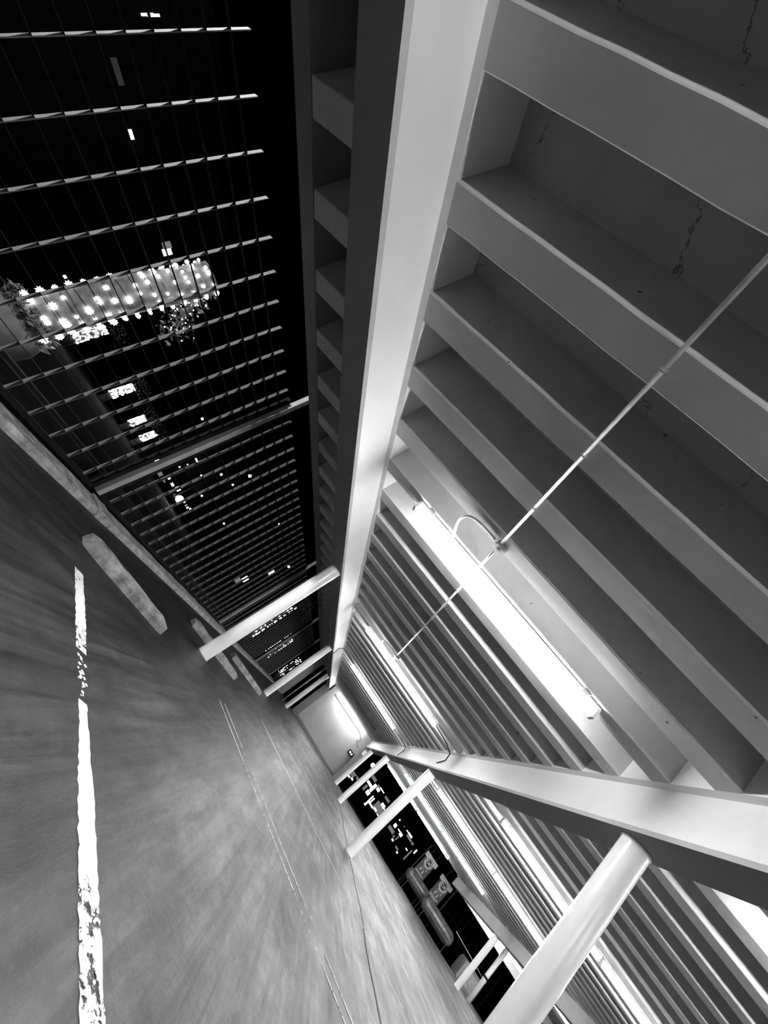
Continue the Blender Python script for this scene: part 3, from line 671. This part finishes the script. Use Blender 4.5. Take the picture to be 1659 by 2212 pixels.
def barrel(x0, x1, y, z, r, lab):
    root = empty('barrel_tank', ((x0 + x1) / 2, y, -.3)); tag(root, lab, 'tank', 'long round ended barrels on wire frames')
    m = MB(); n = 7; pts = []; rs = []
    for i in range(n + 1):
        a = math.pi / 2 * i / n; pts.append((x0 - r * .8 * math.cos(a) + r * .8, y, z)); rs.append(max(.01, r * math.sin(a)))
    for i in range(n, -1, -1):
        a = math.pi / 2 * i / n; pts.append((x1 - r * .8 + r * .8 * math.cos(a), y, z)); rs.append(max(.01, r * math.sin(a)))
    m.tube(pts, rs, 24); m.build('body', M['wood'], root)
    for zz in (.45, -.1, -.55):
        m = MB(); m.box(x0 + r * .7, x1 - r * .7, y - r * math.cos(math.asin(zz)) - .012, y - r * math.cos(math.asin(zz)) + .01, z + zz * r - .015, z + zz * r + .015); m.build('rib', M['black'], root)
    m = MB()
    for x in (x0 + .3, x1 - .3):
        m.tube([(x, y - .35, -.3), (x, y - .35, z - r * .5), (x, y + .35, z - r * .5), (x, y + .35, -.3)], .02, 8)
    m.tube([(x0 + .3, y - .35, .25), (x1 - .3, y - .35, .25)], .02, 8); m.build('wire_frame', M['steel'], root)
barrel(9.55, 11.4, 33.1, 1.12, .38, 'left round ended barrel outside the street opening below the left sign')
barrel(10.95, 13.5, 32.2, 1.02, .4, 'right round ended barrel outside the street opening below the right sign')

root = empty('utility_cart', (15.2, 32.2, -.3)); tag(root, 'small pale cart body with a rounded panel beside the slim far right column', 'cart')
m = MB(); m.bbox(14.5, 15.9, 31.8, 33.0, .2, 1.35, .12); m.build('body', M['grey'], root)
m = MB(); m.bbox(14.62, 15.6, 31.76, 31.82, .45, 1.15, .02); m.build('side_panel', M['conduit'], root)
for x in (14.8, 15.6):
    m = MB(); m.tube([(x, 31.78, .0), (x, 31.95, .0)], .28, 20); m.build('wheel', M['black'], root)
m = MB(); m.tube([(13.2, 31.9, 1.62), (15.9, 31.9, 1.5)], .02, 8); m.build('top_rail', M['white'], root)

# outdoor wire fence and lit pole behind the slim column
root = empty('wire_fence', (14.5, 35.5, -.3)); tag(root, 'dark wire grid fence outside, behind the right sign board', 'fence')
m = MB()
for i in range(14): m.tube([(12.9 + i * .4, 35.5, -.3), (12.9 + i * .4, 35.5, 3.4)], .012, 6)
for i in range(8): m.tube([(12.9, 35.5, .2 + i * .42), (18.1, 35.5, .2 + i * .42)], .012, 6)
m.build('grid', M['rust'], root)
for x in (12.9, 18.1):
    m = MB(); m.tube([(x, 35.5, -.3), (x, 35.5, 3.5)], .04, 8); m.build('end_post', M['rust'], root)
root = empty('pole', (13.05, YW - 3.6, fz(13, 26.5))); tag(root, 'bright white pole standing just right of the slim far right column', 'pole')
m = MB(); m.tube([(13.05, 26.5, fz(13, 26.5)), (13.05, 26.5, 3.2)], .11, 20); m.build('shaft', M['column'], root)
m = MB(); m.tube([(13.05, 26.5, 1.5), (13.05, 26.5, 1.6)], .125, 20); m.build('strap', M['black'], root)

# floodlight outside behind the viewer that rakes along the top of the fence
root = empty('street_lamp', (-5.9, -1.6, -.45)); tag(root, 'slender floodlight pole close beyond the fence beside the viewer', 'street lamp')
m = MB(); m.tube([(-6.0, -1.6, -.45), (-6.0, -1.6, 4.3), (-5.7, -1.3, 4.5)], [.06, .045, .03], 8); m.build('pole', M['dark'], root)
m = MB(); m.ball((-5.6, -1.2, 4.35), .09, 14, 10); m.build('globe', glow('floodlight_glow', 1, 1300.0), root)

# ------------------------------------------------------------------ world, camera, view
w = bpy.data.worlds.new('night'); bpy.context.scene.world = w; w.use_nodes = True
w.node_tree.nodes['Background'].inputs[0].default_value = (0, 0, 0, 1); w.node_tree.nodes['Background'].inputs[1].default_value = 0

cam = bpy.data.cameras.new('camera'); co = bpy.data.objects.new('camera', cam); C.objects.link(co)
R = Matrix(((0.596345787912563, -0.128974612186688, 0.7922987130181635), (-0.7381247566349619, -0.4760390848540454, 0.47807806196676866), (0.31550522163907707, -0.8699151332760091, -0.37908325736684867)))
co.matrix_world = Matrix.Translation(Vector((0, 0, 1)) * U) @ R.transposed().to_4x4()
cam.sensor_fit = 'VERTICAL'; cam.sensor_height = 36; cam.sensor_width = 27; cam.lens = 876.0825 / 2212 * 36
cam.clip_start = .05; cam.clip_end = 400
sc = bpy.context.scene; sc.camera = co
sc.view_settings.view_transform = 'Standard'; sc.view_settings.look = 'None'; sc.view_settings.gamma = 1; sc.view_settings.exposure = 2.62
sc.view_settings.use_curve_mapping = False
